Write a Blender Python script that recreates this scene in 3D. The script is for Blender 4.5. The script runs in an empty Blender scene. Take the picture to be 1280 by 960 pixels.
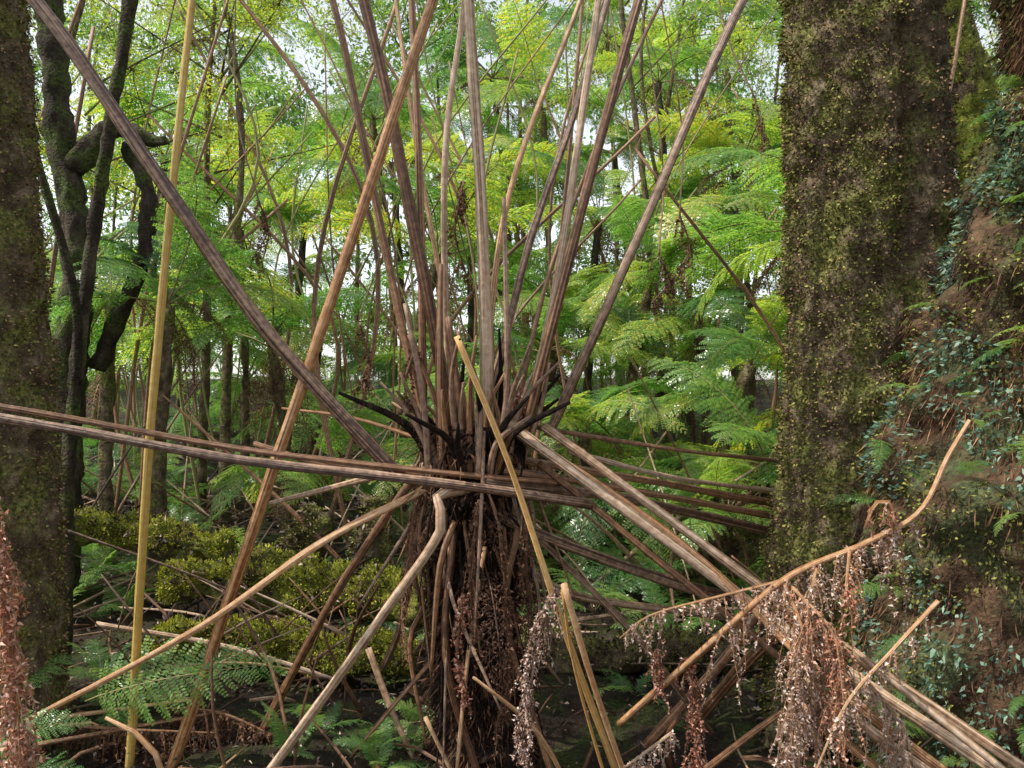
import bpy, math, random
import numpy as np
from mathutils import Vector, Matrix, noise, Quaternion
rng = np.random.default_rng(11); random.seed(11)
scene = bpy.context.scene
COL = scene.collection

# ---------------------------------------------------------------- materials
def new_mat(name):
    m = bpy.data.materials.new(name); m.use_nodes = True
    nt = m.node_tree; nt.nodes.clear()
    return m, nt, nt.nodes, nt.links
def ramp(nodes, stops):
    r = nodes.new('ShaderNodeValToRGB')
    e = r.color_ramp.elements
    e[0].position, e[0].color = stops[0][0], (*stops[0][1], 1)
    e[1].position, e[1].color = stops[-1][0], (*stops[-1][1], 1)
    for p, c in stops[1:-1]:
        x = e.new(p); x.color = (*c, 1)
    return r
def math_node(nodes, links, op, a, b):
    n = nodes.new('ShaderNodeMath'); n.operation = op
    for i, v in enumerate((a, b)):
        if isinstance(v, (int, float)): n.inputs[i].default_value = v
        else: links.new(v, n.inputs[i])
    return n.outputs[0]
def mat_leaf(name, stops, trans=0.4, rough=0.45, wobj=0.6, spec=0.4):
    m, nt, N, L = new_mat(name)
    out = N.new('ShaderNodeOutputMaterial')
    oi = N.new('ShaderNodeObjectInfo'); ge = N.new('ShaderNodeNewGeometry')
    a = math_node(N, L, 'MULTIPLY', oi.outputs['Random'], wobj)
    b = math_node(N, L, 'MULTIPLY', ge.outputs['Random Per Island'], 1-wobj)
    f = math_node(N, L, 'ADD', a, b)
    r = ramp(N, stops); L.new(f, r.inputs[0])
    p = N.new('ShaderNodeBsdfPrincipled'); p.inputs['Roughness'].default_value = rough
    p.inputs['Specular IOR Level'].default_value = spec
    L.new(r.outputs[0], p.inputs['Base Color'])
    if trans <= 0.01:
        L.new(p.outputs[0], out.inputs[0]); return m
    t = N.new('ShaderNodeBsdfTranslucent')
    g = N.new('ShaderNodeMix'); g.data_type = 'RGBA'; g.blend_type = 'MULTIPLY'; g.inputs[0].default_value = 1
    L.new(r.outputs[0], g.inputs[6]); g.inputs[7].default_value = (1.9, 1.9, 1.0, 1)
    L.new(g.outputs[2], t.inputs[0])
    mx = N.new('ShaderNodeMixShader'); mx.inputs[0].default_value = trans
    L.new(p.outputs[0], mx.inputs[1]); L.new(t.outputs[0], mx.inputs[2]); L.new(mx.outputs[0], out.inputs[0])
    return m
def mat_stem(name, dark, mid, light, rough=0.6, spec=0.3):
    m, nt, N, L = new_mat(name)
    out = N.new('ShaderNodeOutputMaterial'); p = N.new('ShaderNodeBsdfPrincipled')
    uv = N.new('ShaderNodeUVMap'); mp = N.new('ShaderNodeMapping')
    mp.inputs['Scale'].default_value = (7, .7, 1); L.new(uv.outputs[0], mp.inputs[0])
    oi = N.new('ShaderNodeObjectInfo')
    n1 = N.new('ShaderNodeTexNoise'); n1.noise_dimensions = '4D'; n1.inputs['Scale'].default_value = 1.3; n1.inputs['Detail'].default_value = 8; n1.inputs['Roughness'].default_value = .62
    w = math_node(N, L, 'MULTIPLY', oi.outputs['Random'], 40.0); L.new(w, n1.inputs['W'])
    L.new(mp.outputs[0], n1.inputs['Vector'])
    ge = N.new('ShaderNodeNewGeometry')
    n2 = N.new('ShaderNodeTexNoise'); n2.inputs['Scale'].default_value = 45; n2.inputs['Detail'].default_value = 6
    L.new(ge.outputs['Position'], n2.inputs['Vector'])
    a = math_node(N, L, 'MULTIPLY', n1.outputs[0], 0.76); b = math_node(N, L, 'MULTIPLY', n2.outputs[0], 0.24)
    f = math_node(N, L, 'ADD', a, b)
    o = math_node(N, L, 'MULTIPLY', oi.outputs['Random'], 0.1); f = math_node(N, L, 'ADD', f, o); f = math_node(N, L, 'SUBTRACT', f, .03)
    r = ramp(N, [(0.39, dark), (0.5, mid), (0.63, light)]); L.new(f, r.inputs[0])
    L.new(r.outputs[0], p.inputs['Base Color'])
    p.inputs['Roughness'].default_value = rough; p.inputs['Specular IOR Level'].default_value = spec
    bp = N.new('ShaderNodeBump'); bp.inputs['Strength'].default_value = 1; bp.inputs['Distance'].default_value = 0.012
    L.new(f, bp.inputs['Height']); L.new(bp.outputs[0], p.inputs['Normal']); L.new(p.outputs[0], out.inputs[0])
    return m
def mat_bark(name, stops, scale=9, moss=None, bump=1.0, zst=0.5):
    m, nt, N, L = new_mat(name)
    out = N.new('ShaderNodeOutputMaterial'); p = N.new('ShaderNodeBsdfPrincipled')
    ge = N.new('ShaderNodeNewGeometry'); mp = N.new('ShaderNodeMapping'); mp.inputs['Scale'].default_value = (1, 1, zst)
    L.new(ge.outputs['Position'], mp.inputs[0])
    n1 = N.new('ShaderNodeTexNoise'); n1.inputs['Scale'].default_value = scale; n1.inputs['Detail'].default_value = 9; n1.inputs['Roughness'].default_value = 0.7
    L.new(mp.outputs[0], n1.inputs['Vector'])
    r = ramp(N, stops); L.new(n1.outputs[0], r.inputs[0])
    col = r.outputs[0]
    if moss:
        n3 = N.new('ShaderNodeTexNoise'); n3.inputs['Scale'].default_value = scale*0.4; n3.inputs['Detail'].default_value = 7; n3.inputs['Roughness'].default_value = 0.65
        L.new(ge.outputs['Position'], n3.inputs['Vector'])
        r3 = ramp(N, [(0.47, (0, 0, 0)), (0.6, (1, 1, 1))]); L.new(n3.outputs[0], r3.inputs[0])
        n4 = N.new('ShaderNodeTexNoise'); n4.inputs['Scale'].default_value = 60; n4.inputs['Detail'].default_value = 3
        L.new(ge.outputs['Position'], n4.inputs['Vector'])
        r4 = ramp(N, [(0.35, moss[0]), (0.65, moss[1])]); L.new(n4.outputs[0], r4.inputs[0])
        mx = N.new('ShaderNodeMix'); mx.data_type = 'RGBA'
        L.new(r3.outputs[0], mx.inputs[0]); L.new(col, mx.inputs[6]); L.new(r4.outputs[0], mx.inputs[7]); col = mx.outputs[2]
    L.new(col, p.inputs['Base Color']); p.inputs['Roughness'].default_value = 0.85; p.inputs['Specular IOR Level'].default_value = 0.2
    n2 = N.new('ShaderNodeTexNoise'); n2.inputs['Scale'].default_value = 70; n2.inputs['Detail'].default_value = 6
    L.new(ge.outputs['Position'], n2.inputs['Vector'])
    h = math_node(N, L, 'ADD', n1.outputs[0], n2.outputs[0])
    bp = N.new('ShaderNodeBump'); bp.inputs['Strength'].default_value = bump; bp.inputs['Distance'].default_value = 0.02
    L.new(h, bp.inputs['Height']); L.new(bp.outputs[0], p.inputs['Normal']); L.new(p.outputs[0], out.inputs[0])
    return m

M = {}
M['frond'] = mat_leaf('fern_frond_green', [(0, (.04, .115, .035)), (.3, (.09, .22, .055)), (.6, (.19, .34, .075)), (.8, (.34, .45, .085)), (.9, (.52, .48, .08)), (1, (.58, .44, .07))], .48, .3, spec=.8)
M['frondlow'] = mat_leaf('undergrowth_fern_green', [(0, (.04, .12, .04)), (.5, (.11, .26, .065)), (1, (.30, .42, .10))], .42, .32, spec=.6)
M['frondbrown'] = mat_leaf('fern_frond_dead', [(0, (.04, .022, .016)), (.5, (.13, .065, .04)), (1, (.32, .18, .11))], .12, .7, .3, .15)
M['deadpink'] = mat_leaf('dead_leaflets_pale', [(0, (.26, .13, .09)), (.45, (.56, .38, .31)), (1, (.80, .68, .61))], .12, .55, .1, .35)
M['deadred'] = mat_leaf('dead_leaflets_red', [(0, (.24, .08, .045)), (.5, (.56, .23, .14)), (1, (.80, .55, .44))], .12, .5, .1, .4)
M['leaf'] = mat_leaf('tree_leaf', [(0, (.045, .11, .03)), (.5, (.12, .24, .05)), (.85, (.26, .35, .07)), (1, (.40, .40, .07))], .5, .3, .45, spec=.65)
M['leafy'] = mat_leaf('yellowgreen_leaf', [(0, (.13, .20, .03)), (.5, (.28, .35, .05)), (1, (.48, .46, .07))], .5, .35, .4)
M['litter'] = mat_leaf('leaf_litter', [(0, (.008, .006, .004)), (.55, (.035, .021, .015)), (.84, (.12, .07, .05)), (1, (.56, .41, .34))], .0, .55, 0.0, .4)
M['tuft'] = mat_leaf('moss_tuft', [(0, (.045, .05, .012)), (.5, (.15, .155, .035)), (1, (.36, .34, .10))], .0, .8, 0.0, .1)
M['tuftbright'] = mat_leaf('moss_tuft_bright', [(0, (.05, .065, .010)), (.4, (.25, .28, .03)), (1, (.60, .57, .10))], .15, .8, 0.0, .1)
M['lichen'] = mat_leaf('epiphyte_leaf', [(0, (.05, .10, .07)), (.5, (.13, .24, .17)), (1, (.32, .42, .32))], .15, .7, 0.0, .2)
M['rootbrown'] = mat_leaf('root_fibre', [(0, (.06, .032, .018)), (.5, (.18, .105, .06)), (1, (.42, .27, .16))], .0, .8, 0.0, .1)
M['rootorange'] = mat_leaf('root_fibre_orange', [(0, (.05, .022, .012)), (.5, (.20, .10, .05)), (1, (.48, .27, .15))], .0, .8, 0.0, .1)
M['rootdark'] = mat_leaf('root_fibre_dark', [(0, (.010, .006, .004)), (.6, (.05, .027, .018)), (1, (.20, .11, .07))], .0, .8, 0.0, .1)
M['tan'] = mat_stem('stalk_tan', (.17, .06, .02), (.52, .255, .105), (.78, .54, .33), .4, .55)
M['orange'] = mat_stem('stalk_orange', (.36, .14, .03), (.72, .36, .09), (.86, .60, .28), .38, .55)
M['yellow'] = mat_stem('stalk_yellow', (.26, .13, .02), (.58, .35, .07), (.72, .52, .17), .38, .55)
M['brown'] = mat_stem('stalk_brown', (.028, .011, .006), (.155, .066, .028), (.46, .25, .13), .42, .55)
M['purple'] = mat_stem('stalk_purple', (.022, .010, .007), (.11, .05, .03), (.54, .35, .23), .36, .65)
M['grey'] = mat_stem('stalk_grey', (.11, .052, .026), (.43, .265, .155), (.80, .62, .46), .42, .45)
M['green'] = mat_stem('stalk_green', (.08, .08, .02), (.22, .20, .07), (.40, .36, .15))
M['rachis'] = mat_stem('rachis', (.08, .065, .025), (.18, .16, .06), (.32, .28, .13))
M['bark'] = mat_bark('mossy_bark', [(.3, (.018, .013, .008)), (.5, (.11, .078, .048)), (.7, (.34, .26, .17))], 14, ((.045, .05, .014), (.26, .26, .07)), 1.0, .8)
M['darkbark'] = mat_bark('dark_bark', [(.3, (.012, .009, .007)), (.5, (.05, .036, .026)), (.7, (.15, .115, .085))], 12, ((.03, .042, .012), (.12, .15, .04)), 1.0, .4)
M['moss'] = mat_bark('moss_green', [(.3, (.03, .035, .007)), (.5, (.14, .16, .022)), (.7, (.34, .34, .055))], 12, ((.03, .02, .012), (.09, .06, .035)), 1.0, 1)
M['fibre'] = mat_bark('fern_trunk_fibre', [(.3, (.004, .0025, .002)), (.5, (.016, .009, .006)), (.75, (.065, .036, .023))], 22, None, 1.0, .2)
M['root'] = mat_bark('root_mass', [(.3, (.02, .011, .007)), (.5, (.085, .05, .028)), (.7, (.20, .12, .07))], 12, ((.045, .055, .025), (.12, .14, .06)), 1.0, .6)
M['ground'] = mat_bark('forest_soil', [(.3, (.006, .004, .003)), (.5, (.022, .014, .010)), (.7, (.065, .04, .028))], 6, ((.016, .024, .006), (.07, .09, .022)), 1.0, 1)

# ---------------------------------------------------------------- helpers
def add_empty(name, loc=(0, 0, 0)):
    e = bpy.data.objects.new(name, None); e.location = loc; e.empty_display_size = .2
    COL.objects.link(e); return e
def link(ob, parent=None):
    COL.objects.link(ob)
    if parent:
        ob.parent = parent; ob.matrix_parent_inverse = Matrix.Translation(-Vector(parent.location))
    return ob
def mesh_from(name, v, f, mats, uv=None, smooth=True, matidx=None):
    me = bpy.data.meshes.new(name)
    v = np.asarray(v, dtype=np.float32)
    k = f.shape[1]; nf = len(f)
    me.vertices.add(len(v)); me.vertices.foreach_set('co', v.ravel())
    me.loops.add(nf*k); me.loops.foreach_set('vertex_index', f.astype(np.int32).ravel())
    me.polygons.add(nf); me.polygons.foreach_set('loop_start', (np.arange(nf)*k).astype(np.int32))
    me.update(calc_edges=True)
    for m in (mats if isinstance(mats, (list, tuple)) else [mats]): me.materials.append(m)
    if matidx is not None: me.polygons.foreach_set('material_index', np.asarray(matidx, dtype=np.int32))
    if smooth: me.polygons.foreach_set('use_smooth', np.ones(len(me.polygons), dtype=bool))
    if uv is not None:
        ul = me.uv_layers.new(name='UVMap')
        li = np.empty(len(me.loops), dtype=np.int32); me.loops.foreach_get('vertex_index', li)
        ul.data.foreach_set('uv', np.asarray(uv, dtype=np.float32)[li].ravel())
    me.update(); return me
def obj(name, me, parent=None, mw=None):
    o = bpy.data.objects.new(name, me)
    if mw is not None: o.matrix_basis = mw
    return link(o, parent)
def catmull(P, n):
    P = np.asarray(P, float)
    if len(P) == 2: 
        t = np.linspace(0, 1, n)[:, None]; return P[0]*(1-t)+P[1]*t
    Q = np.vstack([2*P[0]-P[1], P, 2*P[-1]-P[-2]])
    seg = np.linalg.norm(np.diff(P, axis=0), axis=1); cum = np.concatenate([[0], np.cumsum(seg)])
    s = np.linspace(0, cum[-1], n); out = []
    for x in s:
        i = min(max(np.searchsorted(cum, x, side='right')-1, 0), len(P)-2)
        t = (x-cum[i])/max(seg[i], 1e-9); p0, p1, p2, p3 = Q[i], Q[i+1], Q[i+2], Q[i+3]
        out.append(.5*((2*p1)+(-p0+p2)*t+(2*p0-5*p1+4*p2-p3)*t*t+(-p0+3*p1-3*p2+p3)*t**3))
    return np.array(out)
def tube_data(P, R, sides=10, step=.05, flat=1.0, rough=0.06, twist=0.0, shape=None, nmin=4, lump=0, lumpscale=6):
    P = np.asarray(P, float); ln = np.sum(np.linalg.norm(np.diff(P, axis=0), axis=1))
    n = max(nmin, int(ln/step)+2); C = catmull(P, n)
    R = np.interp(np.linspace(0, 1, n), np.linspace(0, 1, len(R)), R)
    T = np.gradient(C, axis=0); T /= np.linalg.norm(T, axis=1)[:, None]+1e-12
    up = np.array([0, 0, 1.]) if abs(T[0][2]) < .9 else np.array([0, -1., 0])
    A = up-T[0]*T[0].dot(up); A /= np.linalg.norm(A); As = []
    for i in range(n):
        A = A-T[i]*T[i].dot(A); A /= np.linalg.norm(A)+1e-12; As.append(A.copy())
    A = np.array(As); B = np.cross(T, A)
    th = np.linspace(0, 2*math.pi, sides, endpoint=False); ph = rng.uniform(0, 6.28, 6)
    s = np.linspace(0, ln, n)
    TH, S = np.meshgrid(th, s)
    w = 1+rough*(np.sin(3*TH+ph[0]+S*2)+.7*np.sin(5*TH+ph[1]-S*3.1)+.8*np.sin(S*9+ph[2]+TH)+.6*np.sin(S*23+ph[3]+2*TH))
    if shape is not None: w = w*shape(TH, S/ln)
    r = R[:, None]*w
    ca = np.cos(TH+twist*S); sa = np.sin(TH+twist*S)*flat
    V = C[:, None, :]+A[:, None, :]*(r*ca)[..., None]+B[:, None, :]*(r*sa)[..., None]
    Nn = A[:, None, :]*ca[..., None]+B[:, None, :]*(np.sin(TH+twist*S))[..., None]
    if lump:
        for i in range(n):
            for j in range(sides):
                p = Vector(V[i, j]*lumpscale)
                d = noise.fractal(p, .7, 2.1, 5)*lump
                V[i, j] += Nn[i, j]*d
    V = V.reshape(-1, 3); Nn = Nn.reshape(-1, 3)
    i = np.arange(n-1)[:, None]; j = np.arange(sides)[None, :]; j2 = (j+1) % sides
    F = np.stack([i*sides+j, i*sides+j2, (i+1)*sides+j2, (i+1)*sides+j], -1).reshape(-1, 4)
    UV = np.stack([(np.abs(TH/math.pi-1)).ravel(), S.ravel()], -1)
    c0 = len(V); V = np.vstack([V, C[0], C[-1]]); UV = np.vstack([UV, [0, 0], [0, ln]]); Nn = np.vstack([Nn, -T[0], T[-1]])
    caps = []
    for k in range(0, sides, 2):
        caps.append([c0, (k+2) % sides, (k+1) % sides, k]); b = (n-1)*sides
        caps.append([c0+1, b+k, b+(k+1) % sides, b+(k+2) % sides])
    F = np.vstack([F, np.array(caps)])
    return V, F, UV, Nn, C
def tube(name, P, R, mat, parent=None, **k):
    V, F, UV, Nn, C = tube_data(P, R, **k)
    o = obj(name, mesh_from(name, V, F, mat, UV), parent); return o, V, Nn
class Batch:
    def __init__(s): s.V = []; s.F = []; s.U = []; s.n = 0
    def add(s, V, F, U=None):
        s.V.append(V); s.F.append(F+s.n); s.U.append(U if U is not None else np.zeros((len(V), 2))); s.n += len(V)
    def tube(s, P, R, **k):
        V, F, UV, Nn, C = tube_data(P, R, **k); s.add(V, F, UV); return C
    def leaves(s, P, D, Nrm, Ln, W, fold=.15):
        V, F = leaf_quads(P, D, Nrm, Ln, W, fold); s.add(V, F)
    def build(s, name, mat, parent=None, mw=None):
        me = mesh_from(name, np.vstack(s.V), np.vstack(s.F), mat, np.vstack(s.U)); return obj(name, me, parent, mw)
def unit(a): return a/(np.linalg.norm(a, axis=-1, keepdims=True)+1e-9)
def leaf_quads(P, D, Nrm, Ln, W, fold=.15):
    P = np.asarray(P, float); n = len(P); D = unit(D); S = unit(np.cross(D, Nrm)); Nn = np.cross(S, D)
    Ln = np.broadcast_to(Ln, n)[:, None]; W = np.broadcast_to(W, n)[:, None]
    m = P+D*Ln*.45
    V = np.stack([P, m+S*W*.5+Nn*W*fold, P+D*Ln-Nn*Ln*fold*.6, m-S*W*.5+Nn*W*fold], 1).reshape(-1, 3)
    F = np.arange(n*4).reshape(n, 4); return V, F
def randdir(n): return unit(rng.normal(size=(n, 3)))
def tufts(name, V, Nn, count, mat, parent, L=(.008, .02), W=(.004, .01), down=.3, mask=None, off=0, rnd=.8):
    idx = np.arange(len(V))
    if mask is not None: idx = idx[mask(V, Nn)]
    if len(idx) == 0: return
    k = rng.choice(idx, count); P = V[k]+rng.normal(size=(count, 3))*.008+Nn[k]*off
    D = Nn[k]+randdir(count)*rnd+np.array([0, 0, -down])
    v, f = leaf_quads(P, D, randdir(count), rng.uniform(*L, count), rng.uniform(*W, count))
    return obj(name, mesh_from(name, v, f, mat, smooth=False), parent)

# ---------------------------------------------------------------- ground
def gh(x, y):
    x = np.asarray(x, float); y = np.asarray(y, float)
    far = np.clip(y-4.5, 0, 30)
    near = np.clip((np.hypot(x, y-3)-1)/6, 0, 1)
    return .055*far+.03*np.sin(x*2.1+y*1.3)+.025*np.sin(x*3.7-y*2.9+1)+.12*near*np.sin(x*.8+1.1)*np.sin(y*.7+.4)
ax = np.unique(np.concatenate([np.linspace(-250, -12, 14), np.linspace(-12, -4, 30), np.linspace(-4, 4, 130), np.linspace(4, 12, 30), np.linspace(12, 250, 14)]))
ay = np.unique(np.concatenate([np.linspace(-200, -6, 10), np.linspace(-6, 2, 24), np.linspace(2, 8, 110), np.linspace(8, 34, 50), np.linspace(34, 300, 12)]))
X, Y = np.meshgrid(ax, ay); Z = gh(X, Y)
nn = np.array([noise.fractal(Vector((a*2.5, b*2.5, 0)), .8, 2, 5) for a, b in zip(X.ravel(), Y.ravel())]).reshape(X.shape)
Z = Z+nn*.06
V = np.stack([X, Y, Z], -1).reshape(-1, 3); nx = len(ax); ny = len(ay)
i = np.arange(ny-1)[:, None]; j = np.arange(nx-1)[None, :]
F = np.stack([i*nx+j, i*nx+j+1, (i+1)*nx+j+1, (i+1)*nx+j], -1).reshape(-1, 4)
obj('ground', mesh_from('ground', V, F, M['ground']))

b = Batch(); n = 40000
lx = rng.uniform(-1, 1, n); ly = 2.2+rng.uniform(0, 1, n)**1.5*14; lx = lx*(1.2+ly*.8)
lz = gh(lx, ly)+rng.uniform(.0, .08, n)
P = np.stack([lx, ly, lz], -1); D = randdir(n)*[1, 1, .5]
sc_ = np.clip(ly/6, .45, 1.2)
b.leaves(P, D, unit(np.array([0, 0, 1.])+rng.normal(size=(n, 3))*.6), rng.uniform(.02, .09, n)*sc_, rng.uniform(.005, .025, n)*sc_, .4)
b.build('leaf_litter', M['litter'])
for nm, mt, cnt in (('fallen_twigs', 'brown', 620), ('fallen_twigs', 'grey', 260), ('fallen_twigs', 'tan', 70)):
    b = Batch()
    for _ in range(cnt):
        y = 2.6+random.random()**1.2*10; x = random.uniform(-1, 1)*(1+y*.7); a = random.uniform(0, 6.28); l = random.uniform(.2, 1.1) if y > 4 else random.uniform(.1, .6)
        z = float(gh(x, y))+.02; r = random.uniform(.003, .011)
        x2, y2 = x+math.cos(a)*l, y+math.sin(a)*l; z2 = float(gh(x2, y2))+random.uniform(.02, .6 if random.random() < .35 else .12)
        b.tube([(x, y, z), ((x+x2)/2+random.uniform(-.05, .05), (y+y2)/2, (z+z2)/2+random.uniform(0, .06)), (x2, y2, z2)], [r, r, r*.6], sides=6, step=.12)
    b.build(nm, M[mt])

# ---------------------------------------------------------------- frond meshes
def make_frond(name, L=2.2, npin=26, plen=.5, npl=15, a0=60, a1=-35, t0=.22, mat='frond', dead=False, curve=0.0, rr=.012, wf=.8, pw=.17, pd=(.15, .35)):
    n = 60; a = np.radians(np.interp(np.linspace(0, 1, n), [0, .35, 1], [a0, (a0*.62+a1*.38), a1]))
    ds = L/(n-1); x = np.concatenate([[0], np.cumsum(np.cos(a[:-1])*ds)]); z = np.concatenate([[0], np.cumsum(np.sin(a[:-1])*ds)])
    y = curve*np.linspace(0, 1, n)**2*L
    C = np.stack([x, y, z], -1); T = unit(np.gradient(C, axis=0)); S = unit(np.cross(np.array([0, 0, 1.]), T)); U = np.cross(T, S)
    P_, D_, N_, L_, W_ = [], [], [], [], []; rib = Batch()
    rib.tube(C[::4], [rr, rr*.8, rr*.5, rr*.2], sides=6, step=.12)
    for k in range(npin):
        t = t0+(1-t0)*(k+.3)/npin; fi = t*(n-1); i0 = min(int(fi), n-2); fr = fi-i0
        c = C[i0]*(1-fr)+C[i0+1]*fr; Tt, St, Ut = T[i0], S[i0], U[i0]
        u = (t-t0)/(1-t0)
        pl = plen*(min(1, .55+u*2.2) if u < .3 else 1)*(1-max(0, (u-.25)/.75)**1.5)+.02
        for sg in (-1, 1):
            fw = math.radians(random.uniform(12, 26)+u*22); l = pl*random.uniform(.82, 1.06)
            droop = random.uniform(*pd)*(3.0 if dead else 1)
            d0 = unit(St*sg*math.cos(fw)+Tt*math.sin(fw)+Ut*random.uniform(-.1, .25))
            m = max(5, int(npl*(l/plen)+2)); s = (np.arange(m)+.5)/m
            pts = c+d0*(s*l)[:, None]+np.array([0, 0, -1.])*(droop*l*s**2)[:, None]
            if dead: pts = pts+rng.normal(size=pts.shape)*.012
            td = unit(np.gradient(pts, axis=0)); nrm = Ut-td*(td@Ut)[:, None]; nrm = unit(nrm); sd = np.cross(td, nrm)
            rib.tube([c, pts[m//2], pts[-1]], [rr*.25, rr*.18, rr*.06], sides=4, step=.2)
            w = l*pw*(1-s**2.2*.8)+.008
            for s2 in (-1, 1):
                P_.append(pts); D_.append(sd*s2*.92+td*.42+rng.normal(size=pts.shape)*(.55 if dead else .09)); N_.append(nrm+rng.normal(size=pts.shape)*(.8 if dead else .18))
                L_.append(w*rng.uniform(.75, 1.1, m)); W_.append(np.full(m, l/m)*(1.1*wf if not dead else .7))
    V1, F1 = leaf_quads(np.vstack(P_), np.vstack(D_), np.vstack(N_), np.concatenate(L_), np.concatenate(W_), .1)
    V2 = np.vstack(rib.V); F2 = np.vstack(rib.F)
    me = mesh_from(name, np.vstack([V1, V2]), np.vstack([F1, F2+len(V1)]), [M[mat], M['rachis'] if not dead else M['brown']], np.zeros((len(V1)+len(V2), 2)), False,
                   np.concatenate([np.zeros(len(F1)), np.ones(len(F2))]))
    return me
FR = [make_frond('tree_fern_frond_%d' % k, 2.3, 30, .5, 17, a0, a1, .2, curve=c, pd=(.2, .5), wf=.85) for k, (a0, a1, c) in enumerate([(62, -45, .05), (50, -65, -.08), (35, -30, .1), (75, -20, -.04), (25, -70, 0)])]
FL = [make_frond('ground_fern_frond_%d' % k, 1.0, 24, .19, 11, a0, a1, .12, mat='frondlow', curve=c, rr=.004, wf=.75, pw=.13) for k, (a0, a1, c) in enumerate([(60, -20, .08), (40, -35, -.1), (70, 10, .05)])]
FD = [make_frond('dead_fern_frond_%d' % k, 1.7, 24, .3, 12, a0, a1, .15, mat='frondbrown', dead=True, curve=.05) for k, (a0, a1) in enumerate([(20, -88), (-40, -89), (-70, -88)])]

def place(me, name, loc, az, tilt=0, roll=0, sc=1, parent=None):
    mw = Matrix.Translation(Vector(loc)) @ Matrix.Rotation(math.radians(az), 4, 'Z') @ Matrix.Rotation(math.radians(-tilt), 4, 'Y') @ Matrix.Rotation(math.radians(roll), 4, 'X') @ Matrix.Diagonal((sc, sc, sc, 1))
    return obj(name, me, parent, mw)

def bg_tree_fern(x, y, h, sc=1.0, nf=9, dead=3, r=.045):
    z0 = float(gh(x, y)); e = add_empty('tree_fern', (x, y, z0)); lx = random.uniform(-.4, .4)
    top = (x+lx, y+random.uniform(-.1, .1), z0+h)
    tube('trunk', [(x, y, z0-.1), (x+lx*.1, y, z0+h*.5), top], [r*1.3, r, r*1.1], M['bark'] if random.random() < .5 else M['darkbark'], e, sides=14, step=.1, rough=.08, lump=.02, lumpscale=9)
    a = random.uniform(0, 360)
    for k in range(nf):
        place(random.choice(FR), 'frond_%d' % k, top, a+k*360/nf+random.uniform(-18, 18), random.uniform(-20, 16), random.uniform(-28, 28), sc*random.uniform(.6, 1.05), e)
    for k in range(dead):
        place(random.choice(FD), 'dead_frond_%d' % k, top, random.uniform(0, 360), random.uniform(-10, 10), 0, sc*random.uniform(.4, .9), e)
TFS = [(2.6, 7.0, 2.7, .9), (2.7, 6.2, 1.2, .7), (-3.0, 5.9, 2.0, .7), (1.25, 6.2, .9, .65), (-1.9, 6.8, 1.7, .75), (-.1, 6.6, .8, .6), (.3, 8.0, 2.1, .8), (-.9, 7.2, 1.3, .6), (1.9, 7.8, 1.9, .7),
       (2.35, 5.5, 2.35, .72), (1.95, 5.5, .95, .6), (-2.35, 5.3, 1.9, .55), (-.75, 6.0, 1.0, .5), (.55, 6.0, 1.1, .5), (1.5, 5.9, 1.6, .5), (-1.4, 5.9, .8, .5), (.1, 7.2, 1.7, .6), (1.1, 7.6, 2.4, .7), (1.2, 5.2, .6, .42),
                     (-3.8, 8.6, 1.6, .9), (4.8, 8.8, 2.2, 1.0), (-1.2, 8.8, 2.6, .95), (2.2, 9.6, 1.4, .9), (-2.6, 10.5, 1.8, .9), (5.9, 12, 3, 1.0), (-6, 12, 2.6, 1.0), (.4, 11.5, 1.6, 1.0),
                     (1.5, 11.0, 3.3, 1.0), (-3.4, 12.5, 3.6, 1.0), (-.4, 12.5, 4.3, 1.0), (3.9, 13, 4.2, 1.1), (-1.9, 14, 4.8, 1.1), (2.2, 14.5, 5.2, 1.1), (-5.2, 14.5, 5, 1.1), (6.5, 14.5, 5.2, 1.1),
                     (3.9, 14, 2.0, 1.1), (-4.3, 15, 2.4, 1.1), (-1.2, 16, 1.8, 1.1), (1.9, 17, 2.5, 1.2), (7.5, 16, 2.5, 1.2), (-8.5, 17, 2.5, 1.2), (5, 18, 6.5, 1.3), (-3.5, 18, 6.8, 1.3), (-7.5, 18, 6, 1.3), (0, 20, 3, 1.3), (-.5, 20, 7.5, 1.4), (9, 20, 6.5, 1.4),
                     (-3.2, 9.6, 3.2, .9), (-.5, 9.8, 3.7, .85), (.9, 9.5, 3.0, .8), (3.0, 10.5, 3.9, 1.0), (-4.8, 10.5, 4.2, 1.0), (-1.7, 11.5, 5.0, 1.0), (4.6, 11, 4.8, 1.0), (.6, 12.5, 5.4, 1.0), (2.4, 12, 5.6, 1.0), (0, 14.5, 6.6, 1.1), (-6, 17, 8, 1.3), (2.5, 19, 9, 1.4), (4.5, 16, 7.8, 1.3),
                     (-2.3, 9, .9, .8), (.8, 8.6, .9, .7), (3.4, 8.4, .9, .8), (-1.4, 12.5, 1.2, 1.0), (2.6, 12.3, 1.4, 1.0), (-3.9, 11.6, 1.2, 1.0)]
for t in TFS: bg_tree_fern(*t)
for (x, y, h) in [(-6.5, 3, 2.5), (5.8, 2.5, 2.6)]:
    bg_tree_fern(x, y, h, 1.0, 8, 2)

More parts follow.
